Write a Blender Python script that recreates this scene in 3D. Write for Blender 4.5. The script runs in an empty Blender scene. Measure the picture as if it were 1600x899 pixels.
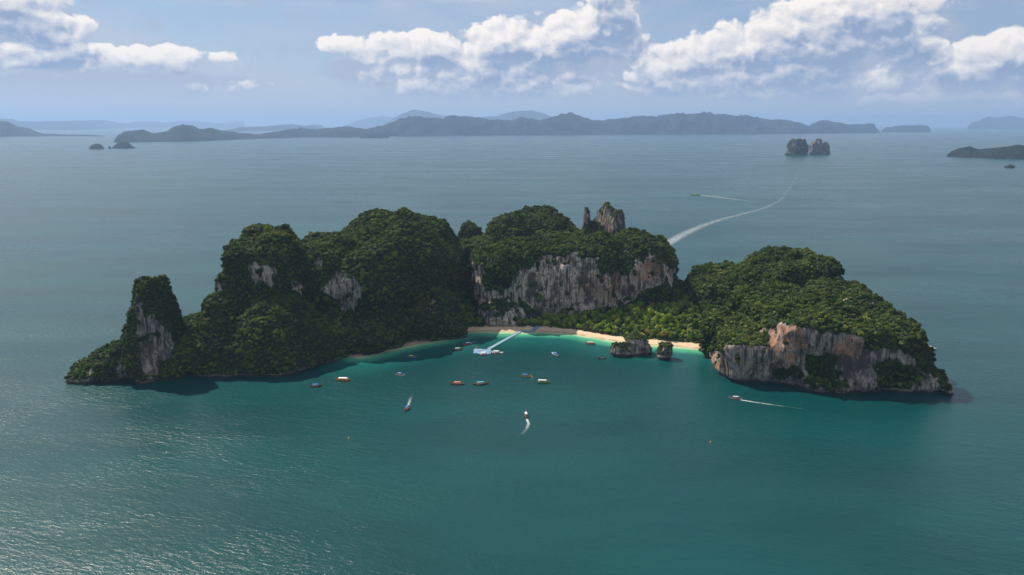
import bpy, math, random
import numpy as np
from mathutils import Vector, Matrix

random.seed(7)
rng = np.random.default_rng(7)
scene = bpy.context.scene
COL = scene.collection
R = math.radians

# ------------------------------------------------------------------ camera
CAM_H, PITCH, FPX = 200.0, R(12.0), 1200.0
cam = bpy.data.cameras.new('camera')
cam.sensor_width = 36.0
cam.lens = 36.0 * FPX / 1600.0
cam.clip_start, cam.clip_end = 1.0, 200000.0
cam_ob = bpy.data.objects.new('camera', cam)
COL.objects.link(cam_ob)
cam_ob.location = (0, 0, CAM_H)
cam_ob.rotation_euler = (math.pi / 2 - PITCH, 0, 0)
scene.camera = cam_ob

# ------------------------------------------------------------------ sun, sky, exposure
SUN_AZ, SUN_EL = R(-50), R(50)         # azimuth from the view axis (+Y) towards +X
SUN_DIR = Vector((math.sin(SUN_AZ) * math.cos(SUN_EL), math.cos(SUN_AZ) * math.cos(SUN_EL), math.sin(SUN_EL)))
sun = bpy.data.lights.new('sun', 'SUN')
sun.energy = 5.0
sun.angle = R(0.5)
sun.color = (1.0, 0.91, 0.79)
sun_ob = bpy.data.objects.new('sun', sun)
COL.objects.link(sun_ob)
sun_ob.rotation_euler = SUN_DIR.to_track_quat('Z', 'Y').to_euler()
scene.view_settings.view_transform = 'Standard'
scene.view_settings.look = 'None'
scene.view_settings.exposure = 0.4
scene.view_settings.gamma = 1.0
scene.render.engine = 'CYCLES'
scene.cycles.use_denoising = True
scene.cycles.max_bounces = 5
scene.cycles.diffuse_bounces = 2
scene.cycles.glossy_bounces = 3
scene.cycles.transparent_max_bounces = 12
scene.cycles.volume_bounces = 1
scene.cycles.sample_clamp_indirect = 6.0

CP, SP = math.cos(PITCH), math.sin(PITCH)
def ray(px, py):
    dx, dy = (px - 800.0) / FPX, -(py - 449.5) / FPX
    return np.array((dx, CP + SP * dy, -SP + CP * dy))
def ground(px, py, z=0.0):
    r = ray(px, py); t = (z - CAM_H) / r[2]
    return np.array((r[0] * t, r[1] * t, z))
def x_at(px, Y, z):
    return (px - 800.0) / FPX * (Y * CP + (CAM_H - z) * SP)
def z_at(py, Y):
    r = ray(800, py); return CAM_H + Y * r[2] / r[1]
def project(P):
    Y, D = P[..., 1], CAM_H - P[..., 2]
    c = Y * CP + D * SP
    return 800 + FPX * P[..., 0] / c, 449.5 + FPX * (D * CP - Y * SP) / c
def sky_dir(px, py):
    r = ray(px, py); r /= np.linalg.norm(r)
    return math.degrees(math.atan2(r[0], r[1])), math.degrees(math.asin(r[2]))

# ------------------------------------------------------------------ node helper
class NT:
    def __init__(s, tree):
        s.t = tree; s.n = tree.nodes; s.l = tree.links
    def node(s, typ, **kw):
        nd = s.n.new(typ)
        for k, v in kw.items():
            setattr(nd, k, v)
        return nd
    def put(s, sock, v):
        if v is None: return
        if isinstance(v, bpy.types.NodeSocket): s.l.new(v, sock)
        else:
            if isinstance(v, (tuple, list)) and len(v) == 3 and sock.type == 'RGBA': v = (*v, 1.0)
            sock.default_value = v
    def math(s, op, a, b=None, c=None, clamp=False):
        nd = s.node('ShaderNodeMath', operation=op, use_clamp=clamp)
        for i, v in enumerate((a, b, c)): s.put(nd.inputs[i], v)
        return nd.outputs[0]
    def vmath(s, op, a, b=None):
        nd = s.node('ShaderNodeVectorMath', operation=op)
        s.put(nd.inputs[0], a); s.put(nd.inputs[1], b)
        return nd.outputs['Value'] if op in ('LENGTH', 'DOT_PRODUCT') else nd.outputs[0]
    def mix(s, f, a, b, blend='MIX'):
        nd = s.node('ShaderNodeMix', data_type='RGBA', blend_type=blend)
        s.put(nd.inputs[0], f); s.put(nd.inputs[6], a); s.put(nd.inputs[7], b)
        return nd.outputs[2]
    def noise(s, vec, scale, detail=3, rough=0.55, dist=0.0, lac=2.0):
        nd = s.node('ShaderNodeTexNoise')
        s.put(nd.inputs['Vector'], vec)
        for k, v in (('Scale', scale), ('Detail', detail), ('Roughness', rough), ('Distortion', dist), ('Lacunarity', lac)):
            s.put(nd.inputs[k], v)
        return nd.outputs[0]
    def ramp(s, f, lo, hi, smooth=True):
        nd = s.node('ShaderNodeMapRange', interpolation_type='SMOOTHSTEP' if smooth else 'LINEAR')
        s.put(nd.inputs[0], f); nd.inputs[1].default_value = lo; nd.inputs[2].default_value = hi
        return nd.outputs[0]
    def scale(s, vec, v):
        nd = s.node('ShaderNodeVectorMath', operation='MULTIPLY')
        s.put(nd.inputs[0], vec); nd.inputs[1].default_value = v
        return nd.outputs[0]
    def attr(s, name, typ='GEOMETRY', out='Fac'):
        nd = s.node('ShaderNodeAttribute', attribute_type=typ, attribute_name=name)
        return nd.outputs[out]

def new_mat(name):
    m = bpy.data.materials.new(name); m.use_nodes = True
    m.node_tree.nodes.clear()
    nt = NT(m.node_tree)
    out = nt.node('ShaderNodeOutputMaterial')
    return m, nt, out
def principled(nt, out, **kw):
    b = nt.node('ShaderNodeBsdfPrincipled')
    for k, v in kw.items(): nt.put(b.inputs[k.replace('_', ' ')], v)
    nt.l.new(b.outputs[0], out.inputs[0])
    return b

# ------------------------------------------------------------------ world: Nishita sky with cumulus banks
world = bpy.data.worlds.new('World'); scene.world = world; world.use_nodes = True
world.node_tree.nodes.clear()
W = NT(world.node_tree)
sky = W.node('ShaderNodeTexSky', sky_type='NISHITA', sun_disc=False)
sky.sun_elevation = SUN_EL; sky.sun_rotation = SUN_AZ
sky.altitude = 200; sky.air_density = 1.0; sky.dust_density = 0.6; sky.ozone_density = 2.5
SKY_STRENGTH = 0.1
# cloud banks: (px0, px1, py_top, py_bottom, weight) as seen from the drone, turned into directions on the sky
BANKS = [
    (498, 600, 60, 92, .75), (570, 760, 54, 96, .9), (700, 870, 36, 92, 1.1), (800, 985, 26, 100, 1.15), (900, 985, -40, 95, 1.2),
    (620, 900, 88, 148, .8), (600, 640, 106, 120, .4), (985, 1050, 84, 130, .6),
    (1025, 1160, 66, 116, .95), (1090, 1260, 42, 118, 1.0), (1170, 1380, 8, 110, 1.2), (1260, 1458, -20, 92, 1.25), (1180, 1330, 84, 156, .9),
    (1100, 1220, 100, 150, .7), (1380, 1500, 56, 120, .7), (1480, 1700, 54, 112, 1.0), (1000, 1110, 122, 146, .6), (1330, 1640, 146, 166, .6), (1330, 1620, 96, 140, .6),
    (-120, 100, -30, 30, 1.05), (-40, 145, 10, 60, 1.0), (-140, 180, 68, 106, .95), (60, 345, 74, 106, .95), (310, 400, 128, 142, .35),
    (-420, -160, -40, 120, 1.0), (1720, 2050, -80, 140, 1.1),
]
def cloud_group():
    g = bpy.data.node_groups.new('cloud_density', 'ShaderNodeTree')
    g.interface.new_socket('P', in_out='INPUT', socket_type='NodeSocketVector')
    g.interface.new_socket('Soft', in_out='OUTPUT', socket_type='NodeSocketFloat')
    g.interface.new_socket('Full', in_out='OUTPUT', socket_type='NodeSocketFloat')
    G = NT(g)
    gi = G.node('NodeGroupInput'); go = G.node('NodeGroupOutput')
    P = gi.outputs[0]
    w1 = G.node('ShaderNodeTexNoise'); G.put(w1.inputs['Vector'], P); w1.inputs['Scale'].default_value = .5; w1.inputs['Detail'].default_value = 4
    wv = G.vmath('SUBTRACT', w1.outputs[1], (0.5, 0.5, 0.5))
    Q = G.vmath('ADD', P, G.scale(wv, (2.2, .9, 0)))
    S = None
    for (a, b, t, bt, wgt) in BANKS:
        cx, cy = (a + b) / 2, (t + bt) / 2
        az, el = sky_dir(cx, cy)
        raz = abs(sky_dir(b, cy)[0] - sky_dir(a, cy)[0]) / 2
        rel = abs(sky_dir(cx, t)[1] - sky_dir(cx, bt)[1]) / 2
        ma = G.node('ShaderNodeVectorMath', operation='MULTIPLY_ADD')
        G.put(ma.inputs[0], Q); ma.inputs[1].default_value = (1 / raz, 1 / rel, 0); ma.inputs[2].default_value = (-az / raz, -el / rel, 0)
        d = G.vmath('DOT_PRODUCT', ma.outputs[0], ma.outputs[0])
        f = G.math('MULTIPLY_ADD', d, -wgt, 1.15 * wgt)
        if S is None: S = f
        else:
            nd = G.node('ShaderNodeMath', operation='SMOOTH_MAX'); G.put(nd.inputs[0], S); G.put(nd.inputs[1], f); nd.inputs[2].default_value = .35
            S = nd.outputs[0]
    S = G.math('MAXIMUM', S, -1.4)
    soft = S
    for sc, am in ((0.34, .95), (0.8, .62), (1.9, .26), (4.2, .10)):
        vo = G.node('ShaderNodeTexVoronoi', feature='SMOOTH_F1', voronoi_dimensions='2D'); G.put(vo.inputs['Vector'], G.scale(Q, (1, 1.3, 1)))
        vo.inputs['Scale'].default_value = sc; vo.inputs['Smoothness'].default_value = .18
        t = G.math('MULTIPLY_ADD', G.math('MULTIPLY', vo.outputs['Distance'], vo.outputs['Distance']), -1.9 * am, .55 * am)
        soft = G.math('ADD', soft, t)
    n = G.noise(P, 2.6, 6, .60)
    full = G.math('ADD', soft, G.math('MULTIPLY_ADD', n, .60, -.30))
    G.l.new(soft, go.inputs[0]); G.l.new(full, go.inputs[1])
    return g
CG = cloud_group()
tc = W.node('ShaderNodeTexCoord')
nrm = W.vmath('NORMALIZE', tc.outputs['Generated'])
sx = W.node('ShaderNodeSeparateXYZ'); W.put(sx.inputs[0], nrm)
AZ = W.math('MULTIPLY', W.math('ARCTAN2', sx.outputs[0], sx.outputs[1]), 57.2958)
EL = W.math('MULTIPLY', W.math('ARCSINE', sx.outputs[2]), 57.2958)
cx = W.node('ShaderNodeCombineXYZ'); W.put(cx.inputs[0], AZ); W.put(cx.inputs[1], EL)
PV = cx.outputs[0]
def dens(off):
    gn = W.node('ShaderNodeGroup'); gn.node_tree = CG
    W.put(gn.inputs[0], W.vmath('ADD', PV, off)); return gn.outputs
D0, D1, D2 = dens((0, 0, 0)), dens((-.26, .42, 0)), dens((-.7, 1.7, 0))
# self-shadowing of the banks: light comes from the upper left
lit = W.math('MULTIPLY_ADD', W.math('SUBTRACT', W.math('MULTIPLY_ADD', W.math('SUBTRACT', D0[1], D0[0]), .25, D0[0]), D1[0]), .40, .66)
deepc = W.ramp(D2[0], -.1, 1.25)
lit = W.math('SUBTRACT', lit, W.math('MULTIPLY', deepc, .54), clamp=True)
alpha = W.mix(W.ramp(lit, .25, .6), W.ramp(D0[1], -.75, .75), W.ramp(D0[1], -.30, .26))
ccol = W.mix(lit, (.22, .29, .43), (.82, .76, .71))
# grey vapour spreading out below and around the banks
body = W.math('MULTIPLY', W.ramp(W.math('ADD', D2[0], W.math('MULTIPLY_ADD', W.noise(W.scale(PV, (.35, .9, 1)), 1.0, 5, .6), 1.6, -.8)), -1.15, .55), .88)
veil = W.noise(W.scale(PV, (.05, .2, 1)), 1.0, 5, .6, .8)
veil = W.ramp(veil, .40, .70)
skyc = W.node('ShaderNodeMix', data_type='RGBA', blend_type='MULTIPLY'); skyc.inputs[0].default_value = 1.0
W.l.new(sky.outputs[0], skyc.inputs[6]); skyc.inputs[7].default_value = (SKY_STRENGTH,) * 3 + (1,)
base = W.mix(.60, skyc.outputs[2], (.165, .23, .37))
base = W.mix(W.math('MULTIPLY', veil, .75), base, (.42, .44, .52))
base = W.mix(W.math('MULTIPLY', W.ramp(EL, 5.0, -.5), .85), base, (.40, .44, .525))
lowfade = W.ramp(EL, .5, 3.6)
base = W.mix(W.math('MULTIPLY', body, lowfade), base, (.33, .37, .465))
# broken cloud carried on overhead, added out of view for neutral fill and paler water
zz = W.math('MAXIMUM', sx.outputs[2], .05)
pl = W.node('ShaderNodeCombineXYZ'); W.put(pl.inputs[0], W.math('DIVIDE', sx.outputs[0], zz)); W.put(pl.inputs[1], W.math('DIVIDE', sx.outputs[1], zz))
over = W.math('MULTIPLY', W.ramp(W.noise(pl.outputs[0], 1.1, 5, .6, .3), .41, .60), W.ramp(EL, 7.0, 11))
base = W.mix(W.math('MULTIPLY', over, .85), base, (.60, .585, .58))
col = W.mix(W.math('MULTIPLY', alpha, lowfade), base, ccol)
bg = W.node('ShaderNodeBackground'); W.l.new(col, bg.inputs[0]); bg.inputs[1].default_value = 1.0
wo = W.node('ShaderNodeOutputWorld'); W.l.new(bg.outputs[0], wo.inputs[0])
world.cycles.sampling_method = 'NONE'

# ------------------------------------------------------------------ numpy noise
_T = rng.random((64, 64, 64)).astype(np.float32) * 2 - 1
def vnoise(x, y, z):
    xi, yi, zi = np.floor(x), np.floor(y), np.floor(z)
    fx, fy, fz = x - xi, y - yi, z - zi
    fx = fx * fx * (3 - 2 * fx); fy = fy * fy * (3 - 2 * fy); fz = fz * fz * (3 - 2 * fz)
    x0, y0, z0 = xi.astype(np.int32) & 63, yi.astype(np.int32) & 63, zi.astype(np.int32) & 63
    x1, y1, z1 = (x0 + 1) & 63, (y0 + 1) & 63, (z0 + 1) & 63
    def L(a, b, t): return a + (b - a) * t
    return L(L(L(_T[x0, y0, z0], _T[x1, y0, z0], fx), L(_T[x0, y1, z0], _T[x1, y1, z0], fx), fy),
             L(L(_T[x0, y0, z1], _T[x1, y0, z1], fx), L(_T[x0, y1, z1], _T[x1, y1, z1], fx), fy), fz)
def fbm(P, s, oc=3, seed=0.0):
    t, a, k = 0, 1.0, 1.0 / s
    for i in range(oc):
        t = t + a * vnoise(P[..., 0] * k + seed + 7.3 * i, P[..., 1] * k + 3.1 * seed + 1.7 * i, P[..., 2] * k + 5.9 * i + seed)
        a *= .5; k *= 2.03
    return t
def in_poly(px, py, poly):
    ins = np.zeros(px.shape, bool); n = len(poly)
    for i in range(n):
        (x0, y0), (x1, y1) = poly[i], poly[(i + 1) % n]
        c = ((y0 > py) != (y1 > py))
        with np.errstate(divide='ignore', invalid='ignore'):
            ins ^= c & (px < (x1 - x0) * (py - y0) / ((y1 - y0) if y1 != y0 else 1e-9) + x0)
    return ins

# ------------------------------------------------------------------ object helpers
def tag(o, label=None, cat=None, group=None, kind=None):
    for k, v in (('label', label), ('category', cat), ('group', group), ('kind', kind)):
        if v: o[k] = v
    return o
def mesh_np(name, V, F, smooth=True):
    me = bpy.data.meshes.new(name)
    V = np.asarray(V, np.float32); F = np.asarray(F, np.int32)
    me.vertices.add(len(V)); me.vertices.foreach_set('co', V.ravel())
    k = F.shape[1]
    me.loops.add(F.size); me.loops.foreach_set('vertex_index', F.ravel())
    me.polygons.add(len(F)); me.polygons.foreach_set('loop_start', np.arange(0, F.size, k, dtype=np.int32))
    me.polygons.foreach_set('use_smooth', np.full(len(F), smooth))
    me.update(calc_edges=True); me.validate()
    return me
def put_attr(me, name, vals):
    a = me.attributes.new(name, 'FLOAT', 'POINT'); a.data.foreach_set('value', np.asarray(vals, np.float32))
def link(name, me, mat=None, parent=None):
    o = bpy.data.objects.new(name, me); COL.objects.link(o)
    if mat and not me.materials: me.materials.append(mat)
    if parent: o.parent = parent
    return o
def empty(name, loc, rz=0.0):
    o = bpy.data.objects.new(name, None); COL.objects.link(o)
    o.location = loc; o.rotation_euler = (0, 0, rz); o.empty_display_size = .5
    return o

# ------------------------------------------------------------------ materials: rock, foliage, sand, water
def rock_material():
    m, n, out = new_mat('limestone')
    geo = n.node('ShaderNodeNewGeometry'); P = geo.outputs['Position']
    veg, och, drk = n.attr('veg'), n.attr('ochre'), n.attr('dark_amt')
    och = n.math('MULTIPLY', och, n.ramp(n.noise(n.scale(P, (.16, .16, .10)), 1.0, 5, .65), .34, .58))
    streak = n.noise(n.scale(P, (.42, .42, .035)), 1.0, 6, .62, .35)
    fine = n.noise(n.scale(P, (1.3, 1.3, .12)), 1.0, 4, .6)
    patch = n.noise(P, .06, 5, .6)
    small = n.noise(P, .5, 4, .6)
    pale = n.mix(n.ramp(small, .3, .7), (.36, .31, .255), (.54, .47, .395))
    c = n.mix(n.ramp(streak, .45, .60), pale, (.085, .075, .068))
    c = n.mix(n.math('MULTIPLY', n.ramp(fine, .50, .66), .75), c, (.05, .046, .043))
    c = n.mix(n.math('MULTIPLY', n.ramp(patch, .50, .62), .9), c, (.060, .055, .052))
    oc = n.mix(n.ramp(small, .35, .65), (.30, .125, .062), (.36, .20, .12))
    f = n.math('MULTIPLY', n.math('ADD', och, n.math('MULTIPLY', n.ramp(n.noise(P, .05, 3), .56, .7), .35)), n.math('MULTIPLY_ADD', n.ramp(streak, .60, .42), .65, .35), clamp=True)
    c = n.mix(f, c, oc)
    c = n.mix(n.math('MULTIPLY', n.math('SUBTRACT', drk, n.math('MULTIPLY', och, .5), clamp=True), n.math('MULTIPLY_ADD', n.ramp(n.noise(n.scale(P, (.16, .16, .05)), 1.0, 4, .6), .62, .40), .6, .4)), c, (.050, .047, .046))  # per-rock amount of dark grey, broken up by noise
    # tide-washed foot: a wet dark line under a bleached one
    sz = n.node('ShaderNodeSeparateXYZ'); n.put(sz.inputs[0], P)
    foot = n.math('ADD', sz.outputs[2], n.math('MULTIPLY', n.math('SUBTRACT', small, .5), 2.2))
    c = n.mix(n.math('MULTIPLY', n.math('MULTIPLY', n.ramp(foot, 5.0, 3.0), n.ramp(n.noise(P, .035, 3), .45, .62)), .7), c, (.36, .31, .26))
    c = n.mix(n.ramp(foot, 2.0, 1.1), c, (.035, .035, .032))
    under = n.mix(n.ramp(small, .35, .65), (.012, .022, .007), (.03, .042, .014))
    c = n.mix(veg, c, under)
    bp = n.node('ShaderNodeBump'); bp.inputs['Strength'].default_value = .8; bp.inputs['Distance'].default_value = .9
    h = n.math('ADD', n.math('MULTIPLY', streak, 1.1), n.math('MULTIPLY', n.noise(P, .55, 6, .65), 1.3))
    n.put(bp.inputs['Height'], h)
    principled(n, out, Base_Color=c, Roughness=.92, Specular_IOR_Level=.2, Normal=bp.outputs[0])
    return m
ROCK = rock_material()

def leaf_material(name, inst, cols, yellow=None):
    """cols: three greens, dark to light"""
    m, n, out = new_mat(name)
    if inst: v = n.attr('tone', 'INSTANCER'); v2 = n.attr('hue', 'INSTANCER')
    else:
        oi = n.node('ShaderNodeObjectInfo'); v = oi.outputs['Random']
        v2 = n.math('FRACT', n.math('MULTIPLY', v, 7.31))
    leaf = n.attr('leaf')
    t = n.math('ADD', n.math('MULTIPLY', v, .6), n.math('MULTIPLY', leaf, .4))
    c = n.mix(n.ramp(t, .08, .55), cols[0], cols[1])
    c = n.mix(n.ramp(t, .52, .95), c, cols[2])
    c = n.mix(n.math('MULTIPLY', n.ramp(v2, .78, .98), .6), c, (.085, .075, .03))
    if yellow: c = yellow if not isinstance(yellow, tuple) else n.mix(n.ramp(leaf, .1, .9), tuple(.6 * q for q in yellow), yellow)
    d = n.node('ShaderNodeBsdfDiffuse'); n.put(d.inputs[0], c)
    tr = n.node('ShaderNodeBsdfTranslucent'); n.put(tr.inputs[0], n.mix(.5, c, (.12, .16, .02)))
    gl = n.node('ShaderNodeBsdfGlossy'); gl.inputs['Roughness'].default_value = .45; gl.inputs[0].default_value = (.5, .55, .55, 1)
    mx = n.node('ShaderNodeMixShader'); mx.inputs[0].default_value = .22
    n.l.new(d.outputs[0], mx.inputs[1]); n.l.new(tr.outputs[0], mx.inputs[2])
    mg = n.node('ShaderNodeMixShader'); mg.inputs[0].default_value = .03
    n.l.new(mx.outputs[0], mg.inputs[1]); n.l.new(gl.outputs[0], mg.inputs[2])
    n.l.new(mg.outputs[0], out.inputs[0])
    return m
LEAF_HILL = leaf_material('hill_foliage', True, ((.020, .038, .008), (.074, .122, .016), (.225, .250, .034)))
LEAF_GROVE = leaf_material('grove_foliage', False, ((.040, .090, .010), (.160, .250, .022), (.340, .380, .036)))
LEAF_YELLOW = leaf_material('yellow_foliage', False, ((.1, .1, .02),) * 3, (.34, .27, .03))
LEAF_BROWN = leaf_material('brown_foliage', False, ((.1, .1, .02),) * 3, (.15, .11, .045))

def simple(name, col, rough=.6, metal=0.0, spec=.4, var=.0, scale=1.5):
    m, n, out = new_mat(name)
    c = col
    if var:
        geo = n.node('ShaderNodeTexCoord')
        k = n.noise(geo.outputs['Object'], scale, 4, .6)
        c = n.mix(n.ramp(k, .3, .7), tuple(q * (1 - var) for q in col), tuple(min(1, q * (1 + var * .5)) for q in col))
    principled(n, out, Base_Color=c, Roughness=rough, Metallic=metal, Specular_IOR_Level=spec)
    return m
BARK = simple('bark', (.16, .13, .10), .9, 0, .1, .4, 2.0)
PALE_BARK = simple('pale_bark', (.45, .41, .36), .9, 0, .1, .3, 2.0)

# ------------------------------------------------------------------ shoreline of the bay (world metres)
SHORE_PX = [(560, 558), (600, 549), (640, 540.5), (690, 532), (728, 519.5), (760, 518.5), (800, 519.5), (850, 519), (900, 523), (950, 532), (1000, 538.5), (1050, 541.5), (1112, 547), (1160, 549)]
SHORE = np.array([ground(*p)[:2] for p in SHORE_PX])
def shore_y(X): return np.interp(X, SHORE[:, 0], SHORE[:, 1])

# ------------------------------------------------------------------ sea
def sea():
    def axis(lo, hi, flo, fhi, step, far):
        a = list(np.arange(flo, fhi + .1, step))
        s, x = step, flo
        left = []
        while x > lo: s *= 1.35; x -= s; left.append(max(x, lo))
        s, x = step, fhi; right = []
        while x < hi: s *= 1.35; x += s; right.append(min(x, hi))
        return np.array(left[::-1] + a + right)
    xs = axis(-60000, 60000, -330, 330, 5.0, 0)
    ys = axis(-3000, 70000, 560, 780, 3.0, 0)
    XX, YY = np.meshgrid(xs, ys, indexing='ij')
    V = np.stack([XX, YY, np.zeros_like(XX)], -1).reshape(-1, 3)
    nx, ny = len(xs), len(ys)
    i, j = np.meshgrid(np.arange(nx - 1), np.arange(ny - 1), indexing='ij')
    a = (i * ny + j).ravel()
    F = np.stack([a, a + ny, a + ny + 1, a + 1], 1)
    me = mesh_np('sea', V, F)
    # metres of water over the sand, from how far out from the beach a point lies
    X, Y = V[:, 0], V[:, 1]
    d = np.full(len(X), 1e4)
    for k in range(len(SHORE) - 1):
        p, q = SHORE[k], SHORE[k + 1]
        t = np.clip(((X - p[0]) * (q[0] - p[0]) + (Y - p[1]) * (q[1] - p[1])) / ((q - p) @ (q - p)), 0, 1)
        d = np.minimum(d, np.hypot(X - p[0] - t * (q[0] - p[0]), Y - p[1] - t * (q[1] - p[1])))
    sh = np.clip(1 - d / 74.0, 0, 1)
    sh[Y > shore_y(X) + 30] = 0
    put_attr(me, 'shallow', sh)
    m, n, out = new_mat('sea_water')
    geo = n.node('ShaderNodeNewGeometry'); P = geo.outputs['Position']
    s = n.attr('shallow')
    wob = n.math('MULTIPLY', n.math('SUBTRACT', n.noise(P, .03, 3), .5), .16)
    s = n.math('MULTIPLY', n.math('ADD', s, wob), n.ramp(s, 0, .2))
    deep = n.mix(n.ramp(n.noise(n.scale(P, (.004, .009, 1)), 1.0, 4, .55), .35, .65), (.0005, .038, .040), (.0012, .050, .050))
    c = n.mix(n.ramp(s, .15, .70), deep, (.004, .085, .078))
    c = n.mix(n.ramp(s, .68, .90), c, (.055, .31, .19))
    c = n.mix(n.ramp(s, .88, 1.0), c, (.40, .54, .32))
    # wind chop: three crossing wave sizes and slow calm patches
    rot = n.node('ShaderNodeMapping'); n.put(rot.inputs[0], P); rot.inputs['Rotation'].default_value = (0, 0, R(18))
    Q = rot.outputs[0]
    w1 = n.noise(n.scale(Q, (.075, .20, 1)), 1.0, 3, .5, .4)
    w2 = n.noise(n.scale(Q, (.22, .50, 1)), 1.0, 3, .6, .5)
    w3 = n.noise(n.scale(Q, (.8, 1.3, 1)), 1.0, 2, .6)
    gust = n.ramp(n.noise(n.scale(P, (.006, .012, 1)), 1.0, 4, .6), .32, .68)
    h = n.math('ADD', n.math('MULTIPLY', w1, 1.2), n.math('ADD', n.math('MULTIPLY', w2, 1.15), n.math('MULTIPLY', w3, .42)))
    h = n.math('MULTIPLY', h, n.math('ADD', n.math('MULTIPLY', gust, .55), .45))
    bp = n.node('ShaderNodeBump'); bp.inputs['Strength'].default_value = .44; bp.inputs['Distance'].default_value = 1.0
    n.put(bp.inputs['Height'], h)
    principled(n, out, Base_Color=c, Roughness=n.math('MULTIPLY_ADD', n.ramp(n.noise(n.scale(P, (.0016, .0055, 1)), 1.0, 5, .6, .5), .3, .7), .07, .26), IOR=1.333, Specular_IOR_Level=.36, Normal=bp.outputs[0])
    tag(link('sea', me, m), kind='structure')
sea()

# ------------------------------------------------------------------ air
def haze():
    x, y0, y1, z0, z1 = 62000, -3200, 72000, -8, 820
    V = [(-x, y0, z0), (x, y0, z0), (x, y1, z0), (-x, y1, z0), (-x, y0, z1), (x, y0, z1), (x, y1, z1), (-x, y1, z1)]
    F = [(3, 2, 1, 0), (4, 5, 6, 7), (0, 1, 5, 4), (1, 2, 6, 5), (2, 3, 7, 6), (3, 0, 4, 7)]
    me = mesh_np('haze', V, F, False)
    m, n, out = new_mat('haze_air')
    pv = n.node('ShaderNodeVolumePrincipled')
    pv.inputs['Color'].default_value = (.38, .56, .86, 1); pv.inputs['Density'].default_value = 4.2e-5
    pv.inputs['Anisotropy'].default_value = .2
    n.l.new(pv.outputs[0], out.inputs['Volume'])
    tag(link('haze', me, m), 'thin blue sea haze in the air', 'haze', kind='stuff')
haze()

# ------------------------------------------------------------------ karst: implicit domes -> surface nets
def surface_nets(F, o, h):
    ins = F > 0
    nx, ny, nz = F.shape
    c = np.zeros((nx - 1, ny - 1, nz - 1), np.uint8)
    offs = [(i, j, k) for i in (0, 1) for j in (0, 1) for k in (0, 1)]
    for (i, j, k) in offs: c += ins[i:nx - 1 + i, j:ny - 1 + j, k:nz - 1 + k]
    act = (c > 0) & (c < 8)
    I, J, K = np.nonzero(act)
    idx = np.full(act.shape, -1, np.int32); idx[I, J, K] = np.arange(len(I))
    val = np.stack([F[I + i, J + j, K + k] for (i, j, k) in offs], 1)
    cor = np.array(offs, np.float32)
    acc = np.zeros((len(I), 3), np.float32); cnt = np.zeros(len(I), np.float32)
    for a in range(8):
        for b in range(a + 1, 8):
            if np.abs(cor[a] - cor[b]).sum() != 1: continue
            va, vb = val[:, a], val[:, b]
            cr = (va > 0) != (vb > 0)
            t = np.where(cr, va / np.where(cr, va - vb, 1), 0)
            acc += np.where(cr[:, None], cor[a] + t[:, None] * (cor[b] - cor[a]), 0); cnt += cr
    V = (np.stack([I, J, K], 1) + acc / cnt[:, None]) * h + o
    Fs = []
    for ax in range(3):
        A = np.take(ins, range(0, ins.shape[ax] - 1), ax); B = np.take(ins, range(1, ins.shape[ax]), ax)
        e = np.array(np.nonzero(A != B)); pos = A[tuple(e)]
        b1, b2 = (ax + 1) % 3, (ax + 2) % 3
        lim = np.array(act.shape)
        ok = (e[b1] > 0) & (e[b2] > 0) & (e[b1] < lim[b1]) & (e[b2] < lim[b2])
        e, pos = e[:, ok], pos[ok]
        def cell(d1, d2):
            q = e.copy(); q[b1] += d1; q[b2] += d2; return idx[tuple(q)]
        q = np.stack([cell(-1, -1), cell(0, -1), cell(0, 0), cell(-1, 0)], 1)
        q[~pos] = q[~pos][:, ::-1]
        Fs.append(q)
    Fc = np.concatenate(Fs); Fc = Fc[(Fc >= 0).all(1)]
    return V, Fc

class Dome:
    def __init__(s, px0, px1, py, Y0, Y1, q=3.0, p=2.4, rot=0.0):
        Y = (Y0 + Y1) / 2; s.h = z_at(py, Y); s.h -= (7.0 if s.h > 60 else 5.0 if s.h > 32 else 2.0 if s.h > 18 else 0.0) if Y < 2000 else 0.0; s.h = max(s.h, 2.5)
        s.x0, s.x1 = x_at(px0, Y, s.h * .45), x_at(px1, Y, s.h * .45)
        s.c = ((s.x0 + s.x1) / 2, Y); s.r = ((s.x1 - s.x0) / 2, (Y1 - Y0) / 2)
        s.q, s.p, s.rot = q, p, R(rot)
    def f(s, X, Y, Z):
        dx, dy = X - s.c[0], Y - s.c[1]
        c, n = math.cos(s.rot), math.sin(s.rot)
        u, v = np.abs(dx * c + dy * n) / s.r[0], np.abs(-dx * n + dy * c) / s.r[1]
        g = (u ** s.p + v ** s.p) ** (s.q / s.p) + (np.maximum(Z, 0) / s.h) ** s.q
        return (1 - g ** (1 / s.q)) * min(s.r[0], s.r[1], s.h)
HILLS = []
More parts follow.
